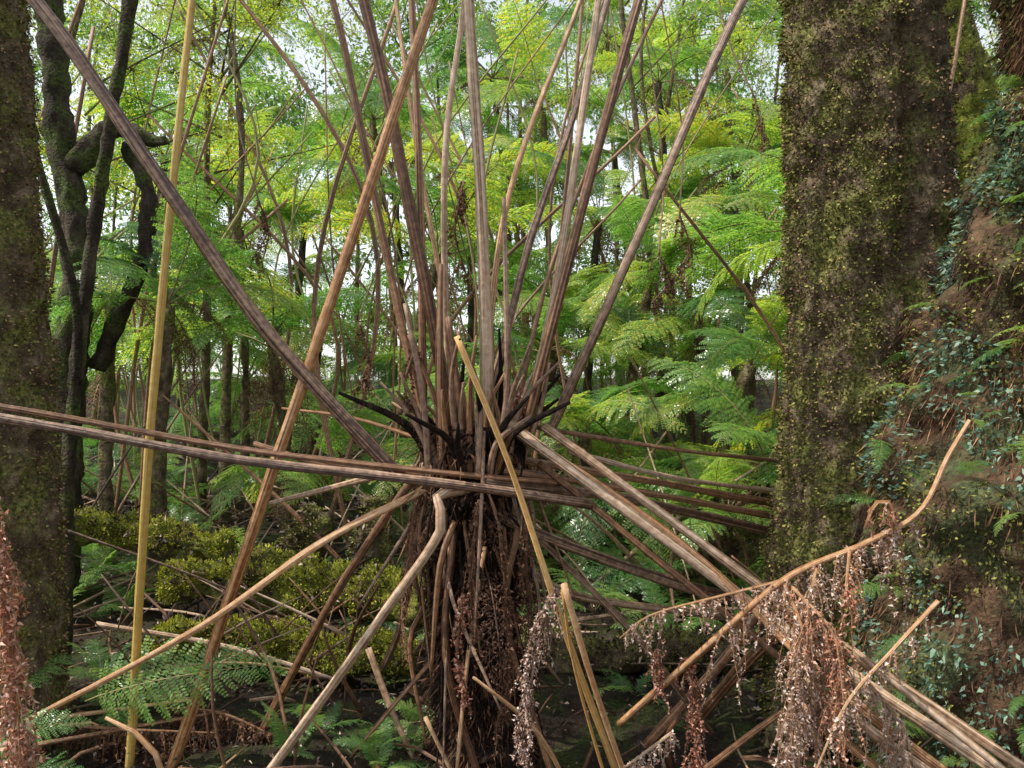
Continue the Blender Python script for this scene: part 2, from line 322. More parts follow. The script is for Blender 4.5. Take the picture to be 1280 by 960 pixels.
ug = add_empty('fern_undergrowth')
def low_fern(x, y, sc, nf=6, zoff=0, par=ug):
    z = float(gh(x, y))+zoff; a = random.uniform(0, 360)
    for k in range(nf):
        place(random.choice(FL), 'frond', (x, y, z), a+k*360/nf+random.uniform(-20, 20), random.uniform(-15, 20), random.uniform(-25, 25), sc*random.uniform(.7, 1.15), par)
for _ in range(150):
    y = 4.9+random.random()**1.3*14; x = random.uniform(-1, 1)*(1.2+y*.72)
    low_fern(x, y, random.uniform(.35, .9)*(1+max(0, y-6)*.07), 5)
for (x, y, s) in [(-1.75, 3.6, .4), (-1.5, 4.0, .3), (-1.2, 4.0, .25), (-2.0, 3.9, .4), (-.55, 3.2, .25), (-.8, 3.35, .25), (-.35, 3.45, .28), (.9, 4.6, .45), (1.5, 4.9, .5), (1.1, 5.4, .5), (.6, 3.9, .3), (1.9, 5.3, .6), (-.5, 3.05, .25), (-.9, 3.15, .22), (-.3, 3.25, .3), (.95, 4.5, .4), (1.25, 4.4, .35), (.2, 4.4, .35), (-.6, 4.6, .4)]:
    low_fern(x, y, s, 6)
for (x, y, z, az, tl, s, r) in [(-1.68, 3.15, .25, 3, 16, .85, 70), (-2.0, 3.0, .10, 0, 22, .5, 50), (-2.05, 3.1, .2, 60, 15, .5, 10), (-1.85, 3.0, .05, -8, -8, .4, 30), (-1.5, 3.2, .05, 160, 20, .4, 30)]:
    place(FL[1], 'frond', (x, y, z), az, tl, r, s, ug)

# ---------------------------------------------------------------- leafy trees
def clump(name, n, rad, ll, lw, mat):
    b = Batch(); nc = 18; cc = randdir(nc)*rng.uniform(.2, 1, (nc, 1))*rad*[1, 1, .7]
    k = rng.integers(0, nc, n); P = cc[k]+rng.normal(size=(n, 3))*rad*.15
    b.leaves(P, randdir(n)+[0, 0, -.25], np.array([0, 0, 1.])+rng.normal(size=(n, 3))*.7, rng.uniform(*ll, n), rng.uniform(*lw, n), .12)
    nl = len(b.F[0])
    for c in cc: b.tube([(0, 0, 0), tuple(c*.5+rng.normal(size=3)*.05), tuple(c)], [.009*rad, .006*rad, .002*rad], sides=4, step=.3)
    return mesh_from(name, np.vstack(b.V), np.vstack(b.F), [M[mat], M['bark']], None, False, np.concatenate([np.zeros(nl), np.ones(len(np.vstack(b.F))-nl)]))
CL = [clump('leaf_clump_%d' % k, 620, 1.0, (.06, .12), (.03, .055), 'leaf') for k in range(3)]
CY = [clump('leaf_clump_yellow_%d' % k, 480, .9, (.05, .10), (.025, .045), 'leafy') for k in range(2)]
def rotm(loc, s): return Matrix.Translation(Vector(loc)) @ Matrix.Rotation(random.uniform(0, 6.28), 4, 'Z') @ Matrix.Rotation(random.uniform(-.5, .5), 4, 'X') @ Matrix.Diagonal((s, s, s, 1))
def leafy_tree(x, y, h, r, lean=(0, 0), ncl=8, cz=(.5, 1), cs=(.6, 1.2), mats=CL, spread=1.3, name='tree', bark='bark'):
    z0 = float(gh(x, y)); e = add_empty(name, (x, y, z0)); tx, ty = x+lean[0], y+lean[1]
    tube('trunk', [(x, y, z0-.1), (x+lean[0]*.3+random.uniform(-.2, .2), y+lean[1]*.3, z0+h*.35), (x+lean[0]*.6+random.uniform(-.25, .25), y+lean[1]*.6, z0+h*.7), (tx, ty, z0+h)], [r*1.4, r, r*.8, r*.4], M[bark], e, sides=12, step=.12, rough=.05, lump=r*.25, lumpscale=7)
    for k in range(ncl):
        t = random.uniform(*cz); c = Vector((x+lean[0]*t+random.uniform(-spread, spread), y+lean[1]*t+random.uniform(-spread, spread), z0+h*t))
        s = random.uniform(*cs)
        tube('limb_%d' % k, [(x+lean[0]*t*.9, y+lean[1]*t*.9, z0+h*t*.85), tuple(c)], [r*.3, r*.12], M[bark], e, sides=6, step=.3)
        obj('foliage_%d' % k, random.choice(mats), e, rotm(c, s))
for _ in range(20):
    y = random.uniform(10, 19); x = random.uniform(-1, 1)*(1.5+y*.7)
    leafy_tree(x, y, random.uniform(6, 10), random.uniform(.02, .05)*(1+y*.02), (random.uniform(-1.3, 1.3), random.uniform(-.5, .5)), ncl=4, cz=(.45, .98), cs=(.4, .8), mats=CL if random.random() < .7 else CY)
for (x, y, h) in [(-2.7, 7.5, 5.2), (-4.0, 7.0, 5), (-3.2, 8.2, 6)]:
    leafy_tree(x, y, h, .04, (random.uniform(-.4, .4), 0), ncl=7, cz=(.55, .98), cs=(.4, .7), mats=CY)
bf = add_empty('background_forest', (0, 25, 1))
for _ in range(290):
    y = random.uniform(20, 30); x = random.uniform(-1, 1)*(2+y*.72); z = float(gh(x, y))+random.random()*14
    obj('foliage', random.choice(CL+CL+CY[:1]), bf, rotm((x, y, z), random.uniform(1.0, 2.2)))
bs = Batch()
for _ in range(120):
    y = random.uniform(5.5, 16); x = random.uniform(-1, 1)*(1.5+y*.7); z0 = float(gh(x, y)); r = random.uniform(.006, .016); h = random.uniform(3, 8)
    bs.tube([(x, y, z0), (x+random.uniform(-.4, .4), y, z0+h*.35), (x+random.uniform(-.5, .5), y, z0+h*.65), (x+random.uniform(-1.5, 1.5), y, z0+h)], [r, r, r*.7], sides=6, step=.3)
bs.build('sapling_stems', M['green'])
bs = Batch()
for _ in range(90):
    y = random.uniform(5, 12); x = random.uniform(-1, 1)*(1.5+y*.6); z0 = float(gh(x, y)); r = random.uniform(.006, .02); h = random.uniform(2, 6)
    bs.tube([(x, y, z0), (x+random.uniform(-.4, .4), y, z0+h*.5), (x+random.uniform(-1.6, 1.6), y, z0+h)], [r, r, r*.7], sides=6, step=.3)
bs.build('dead_fern_stalks', M['brown'])

# ---------------------------------------------------------------- central tree fern
tf = add_empty('tree_fern', (-.15, 3.12, 0))
o, TV, TN = tube('trunk', [(-.12, 3.2, -.1), (-.14, 3.17, .4), (-.16, 3.14, .9), (-.15, 3.12, 1.34)], [.19, .14, .13, .15], M['fibre'], tf, sides=40, step=.02, rough=.04, lump=.09, lumpscale=8)
tufts('trunk_fibres', TV, TN, 8000, M['rootdark'], tf, L=(.03, .11), W=(.002, .006), down=1.3)
tufts('trunk_chaff', TV, TN, 3000, M['frondbrown'], tf, L=(.015, .05), W=(.005, .014), down=.5)
def stipe(name, P, r0, r1, mat, **k):
    r0 *= .82; r1 *= .82
    return tube(name, P, [r0, r0*.9, (r0+r1)*.5, r1], M[mat], tf, sides=12, step=.06, flat=.8, rough=k.pop('rough', .07), **k)
ST = [([(-.20, 3.1, 1.18), (-.42, 3.0, 2.34), (-.546, 2.95, 2.92), (-.80, 2.8, 3.9)], .038, .022, 'brown'),
      ([(-.087, 3.1, 1.25), (-.11, 3.05, 2.05), (-.165, 3.0, 2.94), (-.22, 2.9, 4.0)], .038, .024, 'grey'),
      ([(-.34, 3.1, 1.2), (-.35, 3.05, 2.2), (-.39, 3.1, 2.99), (-.45, 3.2, 3.9)], .024, .016, 'brown'),
      ([(-.12, 3.15, 1.3), (.063, 3.15, 2.03), (.24, 3.2, 2.556), (.39, 3.25, 3.06), (.65, 3.3, 3.9)], .025, .016, 'purple'),
      ([(.05, 3.12, 1.3), (.186, 3.12, 1.965), (.28, 3.12, 2.6), (.335, 3.1, 2.99), (.42, 3.1, 3.9)], .026, .017, 'grey'),
      ([(.045, 3.05, 1.3), (.24, 3.0, 2.07), (.47, 2.95, 2.92), (.75, 2.9, 3.8)], .032, .021, 'brown'),
      ([(.14, 3.1, 1.3), (.48, 3.0, 2.07), (.855, 2.95, 2.92), (1.35, 2.9, 3.8)], .03, .022, 'purple'),
      ([(-.12, 3.2, 1.4), (-.016, 3.3, 2.26), (.29, 3.4, 3.13), (.6, 3.5, 4.0)], .02, .012, 'tan'),
      ([(-.25, 3.2, 1.3), (-.27, 3.2, 2.36), (-.19, 3.2, 3.04), (-.1, 3.2, 4.)], .022, .014, 'grey'),
      ([(-.33, 3.15, 1.25), (-.54, 3.2, 2.2), (-.72, 3.2, 3.04), (-1., 3.2, 3.9)], .026, .016, 'brown'),
      ([(-.42, 3.0, 1.15), (-.87, 2.9, 1.67), (-1.2, 2.8, 2.17), (-1.57, 2.7, 2.74), (-2.1, 2.6, 3.4)], .034, .024, 'purple'),
      ([(-.2, 3.3, 1.3), (-.29, 3.3, 1.9), (-.42, 3.4, 2.6), (-.6, 3.6, 3.8)], .016, .01, 'tan'),
      ([(0, 3.3, 1.3), (.2, 3.5, 2.1), (.65, 3.8, 3.2), (1.1, 4.0, 4.0)], .016, .01, 'brown'),
      ([(-.26, 3.0, 1.1), (-.27, 2.97, 1.5), (-.27, 3.0, 1.95)], .027, .015, 'brown'),
      ([(-.31, 3.0, 1.1), (-.33, 2.97, 1.45), (-.4, 2.98, 1.8)], .022, .012, 'purple'),
      ([(-.16, 3.0, 1.15), (-.2, 2.97, 1.45), (-.24, 2.98, 1.75)], .030, .016, 'brown'),
      ([(-.05, 3.05, 1.15), (-.02, 3.02, 1.5), (-.03, 3.0, 2.2)], .018, .012, 'purple')]
for k, (P, a, c, m) in enumerate(ST):
    stipe('stalk_%d' % k, P, a, c, m)
    if P[-1][2] > 3.3 and k in (0, 5, 6, 9, 12):
        d = Vector(P[-1])-Vector(P[-2]); az = math.degrees(math.atan2(d.y, d.x))
        place(random.choice([FR[2], FR[4]]), 'frond_%d' % k, P[-1], az, random.uniform(5, 25), 0, random.uniform(.55, .8), tf)
DS = [([(.3, 3.0, 1.05), (-.228, 2.85, 1.144), (-.918, 2.7, 1.243), (-1.6, 2.5, 1.395), (-2.2, 2.35, 1.5)], .022, .016, 'purple'),
      ([(.2, 3.05, 1.12), (-.24, 2.88, 1.18), (-.918, 2.74, 1.275), (-1.6, 2.54, 1.425), (-2.2, 2.4, 1.53)], .014, .012, 'brown'),
      ([(-.1, 2.93, 1.146), (.5, 3.3, 1.02), (1.44, 3.97, .74), (2.2, 4.4, .6)], .026, .03, 'purple'),
      ([(-.1, 2.98, 1.19), (.5, 3.3, 1.06), (1.44, 3.99, .82), (2.2, 4.4, .66)], .018, .024, 'brown'),
      ([(-.06, 3.05, 1.22), (.55, 3.35, 1.1), (1.44, 4.0, .885), (2.2, 4.4, .78)], .02, .026, 'brown'),
      ([(.1, 3.1, 1.33), (.7, 3.4, 1.22), (1.44, 4.02, 1.105), (2.2, 4.4, 1.0)], .012, .014, 'brown'),
      ([(.22, 3.1, 1.24), (.7, 3.4, 1.1), (1.44, 4.05, .95), (2.2, 4.5, .85)], .014, .018, 'grey'),
      ([(-.15, 3.0, 1.08), (.124, 3.1, .91), (.91, 3.5, .57), (1.35, 3.95, .42)], .03, .034, 'purple'),
      ([(0, 3.15, .8), (.27, 3.2, .65), (.94, 3.6, .456), (1.3, 4.0, .3)], .022, .024, 'grey'),
      ([(-.02, 3.0, 1.35), (.45, 2.8, 1.02), (.918, 2.55, .684), (1.38, 2.3, .396), (1.75, 2.1, .16)], .026, .022, 'grey'),
      ([(.12, 3.02, 1.34), (.54, 2.85, 1.035), (.936, 2.6, .746), (1.43, 2.35, .42), (1.8, 2.15, .20)], .022, .020, 'grey'),
      ([(.05, 3.02, 1.30), (.567, 2.76, .965), (.96, 2.45, .60), (1.24, 2.25, .39), (1.55, 2.05, .18)], .018, .016, 'tan'),
      ([(-.14, 2.95, 1.12), (-.266, 2.84, 1.10), (-.252, 2.8, .982), (-.476, 2.8, .66), (-.855, 2.85, .132), (-1.0, 2.87, -.05)], .026, .024, 'grey'),
      ([(-.25, 3.0, 1.15), (-.345, 3.0, 1.095), (-.72, 3.0, .9), (-1.2, 3.0, .57), (-1.85, 3.0, .22)], .018, .012, 'tan'),
      ([(-.3, 3.1, 1.2), (-.434, 3.1, 1.066), (-.69, 3.15, .68), (-.99, 3.3, .147), (-1.05, 3.3, 0)], .02, .022, 'brown'),
      ([(-.2, 3.2, 1.2), (-.6, 3.4, 1.1), (-1.1, 3.6, .96)], .02, .012, 'grey'),
      ([(-.25, 3.1, 1.25), (-.62, 3.2, 1.36), (-.95, 3.3, 1.4)], .01, .006, 'tan'),
      ([(-.3, 3.05, 1.15), (-.7, 3.05, 1.19), (-1.0, 3.1, 1.27)], .016, .012, 'brown'),
      ([(.02, 3.05, .95), (-.02, 2.98, .6), (.15, 2.95, .05)], .018, .02, 'brown'),
      ([(-.22, 3.0, .95), (-.24, 2.92, .5), (-.1, 2.9, .0)], .022, .02, 'brown'),
      ([(-.1, 2.95, .9), (-.16, 2.9, .5), (-.2, 2.88, .1)], .013, .01, 'tan'),
      ([(0, 2.98, 1.1), (.1, 2.92, .7), (.05, 2.9, .3)], .012, .008, 'purple'),
      ([(-.34, 3.05, 1.0), (-.42, 3.05, .6), (-.5, 3.1, .4)], .02, .018, 'purple'),
      ([(.1, 3.05, 1.2), (.6, 2.95, .8), (1.05, 2.75, .45), (1.4, 2.6, .15)], .018, .016, 'brown'),
      ([(.0, 3.08, 1.0), (.45, 3.15, .55), (.8, 3.2, .1)], .016, .016, 'purple')]
for k, (P, a, c, m) in enumerate(DS): stipe('dead_stalk_%d' % k, P, a, c, m, rough=.09)
for g, mt in enumerate(('brown', 'fibre', 'purple')):
    b = Batch()
    for _ in range(30):
        a = random.uniform(0, 6.28); r = random.uniform(.10, .2); z = random.uniform(.6, 1.36); l = random.uniform(.2, .9)
        x, y = -.15+math.cos(a)*r, 3.12+math.sin(a)*r; o2 = random.uniform(.8, 2.4); q = random.uniform(.004, .017); sw = random.uniform(-.9, .9)
        b.tube([(x, y, z), (-.15+math.cos(a+sw*.4)*r*1.3, 3.12+math.sin(a+sw*.4)*r*1.3, z-l*.3), (-.15+math.cos(a+sw)*r*o2, 3.12+math.sin(a+sw)*r*o2, z-l)], [q, q*.9, q*.4], sides=7, step=.06, flat=.6)
    for _ in range(18):
        a = random.uniform(0, 6.28); r = random.uniform(.06, .18); z = 1.15; l = random.uniform(.15, .6); t = random.uniform(.0, .3); sx = random.uniform(-.1, .1)
        x, y = -.15+math.cos(a)*r, 3.12+math.sin(a)*r
        b.tube([(x, y, z), (x+math.cos(a)*t*.4, y+math.sin(a)*t*.4, z+l*.6), (x+math.cos(a)*t+sx, y+math.sin(a)*t, z+l)], [.021, .016, .006], sides=8, step=.06, flat=.7)
    b.build('skirt_stalks_%d' % g, M[mt], tf)
for k in range(12):
    a = random.uniform(0, 360)
    place(random.choice(FD), 'dead_frond_%d' % k, (-.15+.15*math.cos(math.radians(a)), 3.12+.15*math.sin(math.radians(a)), random.uniform(.8, 1.4)), a, random.uniform(-40, 0), 0, random.uniform(.2, .4), tf)

def stalk(P, a, c, m, name='fallen_fern_stalk', **k):
    a *= .86; c *= .86
    return tube(name, P, [a, a*.95, (a+c)*.5, c], M[m], None, sides=12, step=.06, flat=.75, rough=.07, **k)
stalk([(-1.34, 3.13, -.03), (-.93, 3.0, 1.08), (-.61, 2.9, 1.935), (-.28, 2.8, 2.84), (-.0, 2.7, 3.6)], .034, .025, 'tan')
stalk([(-1.495, 3.12, -.03), (-1.34, 2.95, 1.26), (-1.23, 2.9, 2.225), (-1.14, 2.85, 2.87), (-1.05, 2.8, 3.6)], .024, .015, 'yellow')
stalk([(-.19, 2.75, 1.665), (0, 2.8, 1.19), (.17, 2.85, .67), (.40, 3.0, .02)], .017, .021, 'orange')
stalk([(.176, 2.7, .825), (.27, 2.73, .5), (.44, 2.8, .0)], .017, .015, 'tan')
stalk([(.17, 2.72, .80), (.22, 2.76, .5), (.36, 2.86, .0)], .008, .010, 'orange')
stalk([(-2.08, 4, .3), (-1.4, 3.95, .2), (-.86, 3.9, .057)], .016, .012, 'grey')
stalk([(-.594, 3.3, .41), (-.5, 3.25, .2), (-.384, 3.2, -.02)], .018, .014, 'grey')
stalk([(-.27, 3.1, .47), (-.42, 3.1, .3), (-.62, 3.1, .06)], .011, .008, 'brown')
stalk([(-.32, 2.95, .27), (-.2, 2.95, .02)], .012, .012, 'tan')
stalk([(-1.9, 3.3, .12), (-1.3, 3.3, .2)], .01, .008, 'tan'); stalk([(-1.85, 3.1, .1), (-1.2, 3.35, .13)], .012, .008, 'brown')
stalk([(.8, 3.5, .02), (1.0, 3.2, .45), (1.1, 3.0, .62)], .03, .03, 'brown'); stalk([(.55, 3.3, .0), (.85, 3.2, .4), (1.0, 3.2, .62)], .025, .02, 'brown')
stalk([(.85, 2.45, .62), (1.15, 2.3, .42), (1.45, 2.12, .22)], .018, .016, 'grey'); stalk([(.9, 2.5, .50), (1.15, 2.38, .30), (1.4, 2.25, .08)], .016, .013, 'tan')
stalk([(1.0, 2.35, .72), (1.25, 2.2, .52), (1.5, 2.05, .32)], .013, .012, 'grey'); stalk([(.6, 2.9, .02), (.9, 2.75, .35), (1.15, 2.6, .6)], .014, .010, 'brown')
for _ in range(100):
    y = random.uniform(4.3, 9); x = random.uniform(-1, 1)*y*.6; z = float(gh(x, y)); l = random.uniform(.6, 2.2); a = random.uniform(0, 6.28); el = random.uniform(.05, 1.1)
    stalk([(x, y, z), (x+math.cos(a)*math.cos(el)*l*.5, y+math.sin(a)*math.cos(el)*l*.3, z+math.sin(el)*l*.5+.05), (x+math.cos(a)*math.cos(el)*l, y+math.sin(a)*math.cos(el)*l*.6, z+math.sin(el)*l)], random.uniform(.006, .02), .007, random.choice(['grey', 'brown', 'purple', 'brown', 'grey']))

# ---------------------------------------------------------------- withered fronds
def withered(name, P, r, mat, smat, plen=.12, dens=60, lsz=(.008, .018), hang=1.0, t0=0.0, parent=None, tmax=1.0, q=18):
    e = parent or add_empty(name, P[0])
    V, F, UV, Nn, C = tube_data(P, [r, r*.8, r*.5], sides=8, step=.03, rough=.08)
    obj('rachis', mesh_from('rachis', V, F, M[smat], UV), e)
    rb = Batch(); Ps, Ds = [], []
    n = max(3, int(dens*np.sum(np.linalg.norm(np.diff(C, axis=0), axis=1))))
    for k in range(n):
        t = t0+(tmax-t0)*random.random(); c = C[min(int(t*(len(C)-1)), len(C)-1)]
        d = randdir(1)[0]*.7; l = plen*random.uniform(.4, 1.4); m = 7; s = np.linspace(0, 1, m)[:, None]
        pts = c+d*l*s*(1-.4*s)+np.array([0, 0, -hang])*l*s**1.4+rng.normal(size=(m, 3))*.004*s
        rb.tube(pts, [.0022, .001], sides=4, step=.03)
        kk = rng.uniform(.1, 1, q)*(m-1); i0 = np.minimum(kk.astype(int), m-2); fr = (kk-i0)[:, None]
        Ps.append(pts[i0]*(1-fr)+pts[i0+1]*fr); Ds.append(randdir(q)+[0, 0, -.5])
    Ps = np.vstack(Ps); Ds = np.vstack(Ds); q = len(Ps)
    v, f = leaf_quads(Ps, Ds, randdir(q), rng.uniform(lsz[0], lsz[1]*1.5, q), rng.uniform(lsz[0]*.6, lsz[1]*.8, q), .5)
    obj('leaflets', mesh_from('leaflets', v, f, M[mat], smooth=False), e); rb.build('leaflet_ribs', M[smat], e); return e
S_ = (.004, .011)
w = withered('withered_fern_frond', [(.35, 2.6, .395), (.552, 2.4, .684), (.782, 2.3, .936), (.99, 2.25, 1.05), (1.12, 2.2, 1.148), (1.2, 2.2, 1.3), (1.26, 2.2, 1.4)], .012, 'deadpink', 'tan', .16, 45, t0=.35, tmax=.8, lsz=S_, q=34)
for q_, pp in enumerate(([(.782, 2.3, .93), (.81, 2.22, .8), (.78, 2.2, .62), (.76, 2.2, .42)], [(.80, 2.28, .92), (.88, 2.2, .82), (.90, 2.2, .70), (.88, 2.2, .58)], [(.86, 2.26, .98), (.84, 2.25, .9), (.83, 2.25, .78)], [(.92, 2.26, .78), (.86, 2.25, .6), (.80, 2.25, .48)])):
    withered('', pp, .005, 'deadpink' if q_ != 1 else 'deadred', 'tan', .16, 150, parent=w, lsz=S_, q=34)
withered('', [(.95, 2.25, 1.03), (.93, 2.22, .93), (.94, 2.2, .84)], .005, 'deadred', 'tan', .11, 100, parent=w, lsz=S_, q=26)
withered('', [(1.06, 2.22, 1.10), (1.04, 2.2, 1.17), (1.0, 2.2, 1.17), (.97, 2.2, 1.1)], .008, 'deadred', 'tan', .05, 60, parent=w, lsz=S_)
withered('', [(.782, 2.3, .936), (.6, 2.36, .87), (.42, 2.42, .80), (.33, 2.45, .72)], .005, 'deadpink', 'tan', .07, 90, parent=w, lsz=S_)
withered('', [(1.12, 2.1, .93), (1.0, 2.1, .8), (.88, 2.1, .66), (.8, 2.12, .46)], .006, 'deadpink', 'tan', .05, 50, parent=w, lsz=S_)
w2 = withered('withered_fern_frond', [(.14, 2.65, .82), (.07, 2.6, .68), (.04, 2.6, .45), (.06, 2.6, .2)], .006, 'deadpink', 'brown', .09, 170, lsz=S_, q=24)
withered('', [(.53, 2.45, .66), (.56, 2.45, .55), (.56, 2.45, .3)], .005, 'deadred', 'brown', .08, 180, parent=w2, lsz=S_, q=24)
withered('', [(.46, 2.45, .74), (.44, 2.45, .66), (.45, 2.45, .55)], .004, 'deadred', 'brown', .07, 110, parent=w2, lsz=S_)
w3 = withered('withered_fern_frond', [(-1.34, 2.0, 1.4), (-1.29, 2.0, 1.1), (-1.25, 2.0, .8), (-1.22, 2.02, .4)], .007, 'deadred', 'tan', .10, 130, lsz=(.007, .015), q=20)
withered('', [(-1.32, 2.05, 1.0), (-1.28, 2.05, .7), (-1.23, 2.05, .4)], .006, 'deadpink', 'tan', .10, 110, parent=w3, lsz=(.007, .015), q=20)
w4 = withered('withered_fern_frond', [(1.05, 2.35, .62), (1.12, 2.28, .5), (1.0, 2.2, .4)], .006, 'deadpink', 'grey', .14, 160, lsz=S_, q=28)
withered('', [(.55, 2.75, .3), (.4, 2.8, .16), (.3, 2.85, .06)], .006, 'deadpink', 'grey', .10, 160, parent=w4, lsz=S_)
w5 = withered('withered_fern_frond', [(-1.9, 3.3, .1), (-1.6, 3.2, .12), (-1.2, 3.25, .08)], .008, 'frondbrown', 'brown', .16, 180)
withered('', [(-1.5, 3.45, .1), (-1.2, 3.3, .14), (-.95, 3.25, .06)], .008, 'frondbrown', 'brown', .16, 180, parent=w5)
for (x, y, z, l) in [(-.12, 2.9, 1.08, .5), (-.05, 2.9, 1.0, .35), (-.3, 2.95, 1.2, .3), (.06, 2.95, 1.05, .5), (-.17, 2.86, .75, .4), (-.02, 2.88, .65, .4), (-.36, 3.0, 1.65, .35), (.0, 3.1, 1.6, .3), (-.19, 3.15, 2.3, .4)]:
    withered('', [(x, y, z), (x+random.uniform(-.04, .04), y-.02, z-l*.5), (x+random.uniform(-.05, .05), y, z-l)], .005, random.choice(['frondbrown', 'frondbrown', 'deadred']), 'brown', .08, 70, parent=tf, lsz=(.006, .015))
dd = add_empty('hanging_dead_fronds', (1, 5, 2.5))
for (x, y, z, l) in [(1.05, 5, 2.55, .4), (.92, 5, 2.3, .3), (-1.65, 5.2, 2.7, .4), (1.7, 5.6, 3.5, .6), (-1.0, 5.2, 1.9, .5)]:
    withered('', [(x, y, z), (x+.06, y, z-l*.5), (x-.05, y, z-l)], .006, 'frondbrown', 'brown', .16, 60, parent=dd, lsz=(.008, .02))
    so_, _, _ = stalk([(x, y, z), (x+random.uniform(-.25, .25), y+.2, z+.7), (x+random.uniform(-.3, .3), y+.3, z+2)], .008, .006, 'brown', name='stem')
    so_.parent = dd; so_.matrix_parent_inverse = Matrix.Translation(-Vector(dd.location))

# ---------------------------------------------------------------- big trees
def twolobe(TH, s):
    return 1+.10*np.cos(2*(TH-1.2))-.16*np.exp(-((np.mod(TH-.25+math.pi, 2*math.pi)-math.pi)/.22)**2)
bt = add_empty('mossy_tree', (1.6, 3.6, 0))
o, V, Nn = tube('trunk', [(1.62, 3.6, -.15), (1.62, 3.6, .15), (1.62, 3.6, .6), (1.62, 3.6, 1.2), (1.60, 3.6, 2.2), (1.585, 3.6, 3.2), (1.55, 3.62, 5), (1.5, 3.7, 8)], [.46, .38, .32, .30, .29, .28, .27, .26, .2], M['bark'], bt, sides=110, step=.03, rough=.012, shape=twolobe, lump=.04, lumpscale=6)
tufts('bark_moss', V, Nn, 30000, M['tuft'], bt, mask=lambda v, n: (n[:, 0]+.25*np.sin(v[:, 2]*7+v[:, 0]*9) < .0) & (v[:, 2] < 4), L=(.008, .022), W=(.006, .014))
tufts('bark_scales', V, Nn, 36000, M['rootbrown'], bt, mask=lambda v, n: (v[:, 2] < 4), L=(.006, .018), W=(.006, .014))
def crown(parent, c, n, rad, s=(.7, 1.2), mats=CL):
    for k in range(n):
        p = Vector(c)+Vector((random.uniform(-rad, rad), random.uniform(-rad*.3, rad), random.uniform(-.6, 1.2)))
        tube('limb_%d' % k, [c, tuple((Vector(c)+p)/2+Vector((0, 0, .2))), tuple(p)], [.07, .05, .02], M['darkbark'], parent, sides=8, step=.2)
        obj('foliage_%d' % k, random.choice(mats), parent, rotm(p, random.uniform(*s)))
crown(bt, (1.5, 3.7, 7.8), 4, 2.2, (.5, .8))
rt = add_empty('mossy_fern_trunk', (2.0, 2.9, 0))
o, V, Nn = tube('trunk', [(1.99, 2.9, -.1), (1.98, 2.9, .35), (1.97, 2.9, .73), (1.99, 2.9, 1.16), (2.03, 2.9, 1.5), (2.09, 2.92, 2.0), (2.15, 2.95, 2.4), (2.2, 3.0, 3.2), (2.25, 3.0, 4.0)], [.64, .61, .57, .50, .40, .32, .27, .22, .18], M['root'], rt, sides=120, step=.025, rough=.05, lump=.11, lumpscale=4)
tufts('root_fibres', V, Nn, 26000, M['rootdark'], rt, L=(.02, .08), W=(.002, .006), down=1.6, rnd=.6)
tufts('root_fibres_orange', V, Nn, 30000, M['rootorange'], rt, L=(.02, .09), W=(.0015, .004), down=2.0, rnd=.7, off=.01, mask=lambda v, n: (np.sin(v[:, 0]*6+v[:, 2]*3.2)+np.sin(v[:, 1]*7-v[:, 2]*2.1+.6)) > .0)
tufts('moss', V, Nn, 36000, M['tuft'], rt, L=(.008, .022), W=(.006, .014), off=.012, mask=lambda v, n: (np.sin(v[:, 0]*9+v[:, 2]*7)+np.sin(v[:, 1]*11-v[:, 2]*5)) > -.1)
tufts('epiphyte_leaves', V, Nn, 24000, M['lichen'], rt, L=(.012, .035), W=(.006, .016), off=.025, mask=lambda v, n: (np.sin(v[:, 0]*7+v[:, 2]*5.5+2)+np.sin(v[:, 1]*8-v[:, 2]*9)) > .1)
for k in range(460):
    i = random.randrange(len(V)); p = V[i]; n_ = Nn[i]
    if n_[1] > .3 or n_[0] > .3 or p[2] > 2.6 or p[2] < .1: continue
    place(random.choice(FL), 'epiphyte_fern_%d' % k, tuple(p), math.degrees(math.atan2(n_[1], n_[0]))+random.uniform(-60, 60), random.uniform(-60, -10), random.uniform(-30, 30), random.uniform(.10, .26), rt)
for k in range(5):
    place(random.choice(FR), 'frond_%d' % k, (2.25, 3.0, 4.0), -80+k*60, 0, 0, 1, rt)
lt = add_empty('mossy_tree', (-2.25, 3.35, 0))
o, V, Nn = tube('trunk', [(-2.22, 3.35, -.1), (-2.21, 3.35, .5), (-2.22, 3.35, 1.4), (-2.26, 3.35, 2.2), (-2.30, 3.35, 3.0), (-2.35, 3.4, 4.5), (-2.4, 3.4, 7.5)], [.32, .27, .24, .22, .22, .22, .2], M['bark'], lt, sides=80, step=.03, rough=.015, lump=.03, lumpscale=7)
tufts('bark_moss', V, Nn, 14000, M['tuft'], lt, mask=lambda v, n: v[:, 2] < 3.4, L=(.008, .02), W=(.005, .012))
tufts('bark_fibre', V, Nn, 20000, M['rootbrown'], lt, mask=lambda v, n: v[:, 2] < 3.4, L=(.008, .02), W=(.005, .012))
crown(lt, (-2.4, 3.4, 7.3), 2, 1.4, (.5, .8))
dt = add_empty('dark_tree', (-2.9, 5.2, 0))
tube('trunk', [(-2.98, 5.2, -.1), (-2.9, 5.2, 1.3), (-2.82, 5.2, 2.4), (-2.95, 5.2, 3.2), (-3.1, 5.2, 5)], [.14, .11, .09, .08, .07], M['darkbark'], dt, sides=30, step=.05, rough=.03, lump=.03, lumpscale=8)
tube('limb_1', [(-2.85, 5.2, 2.9), (-2.6, 5.15, 3.15), (-2.3, 5.1, 3.05), (-2.2, 5.1, 3.06)], [.08, .065, .05, .03], M['darkbark'], dt, sides=20, step=.05, rough=.05, lump=.03, lumpscale=8)
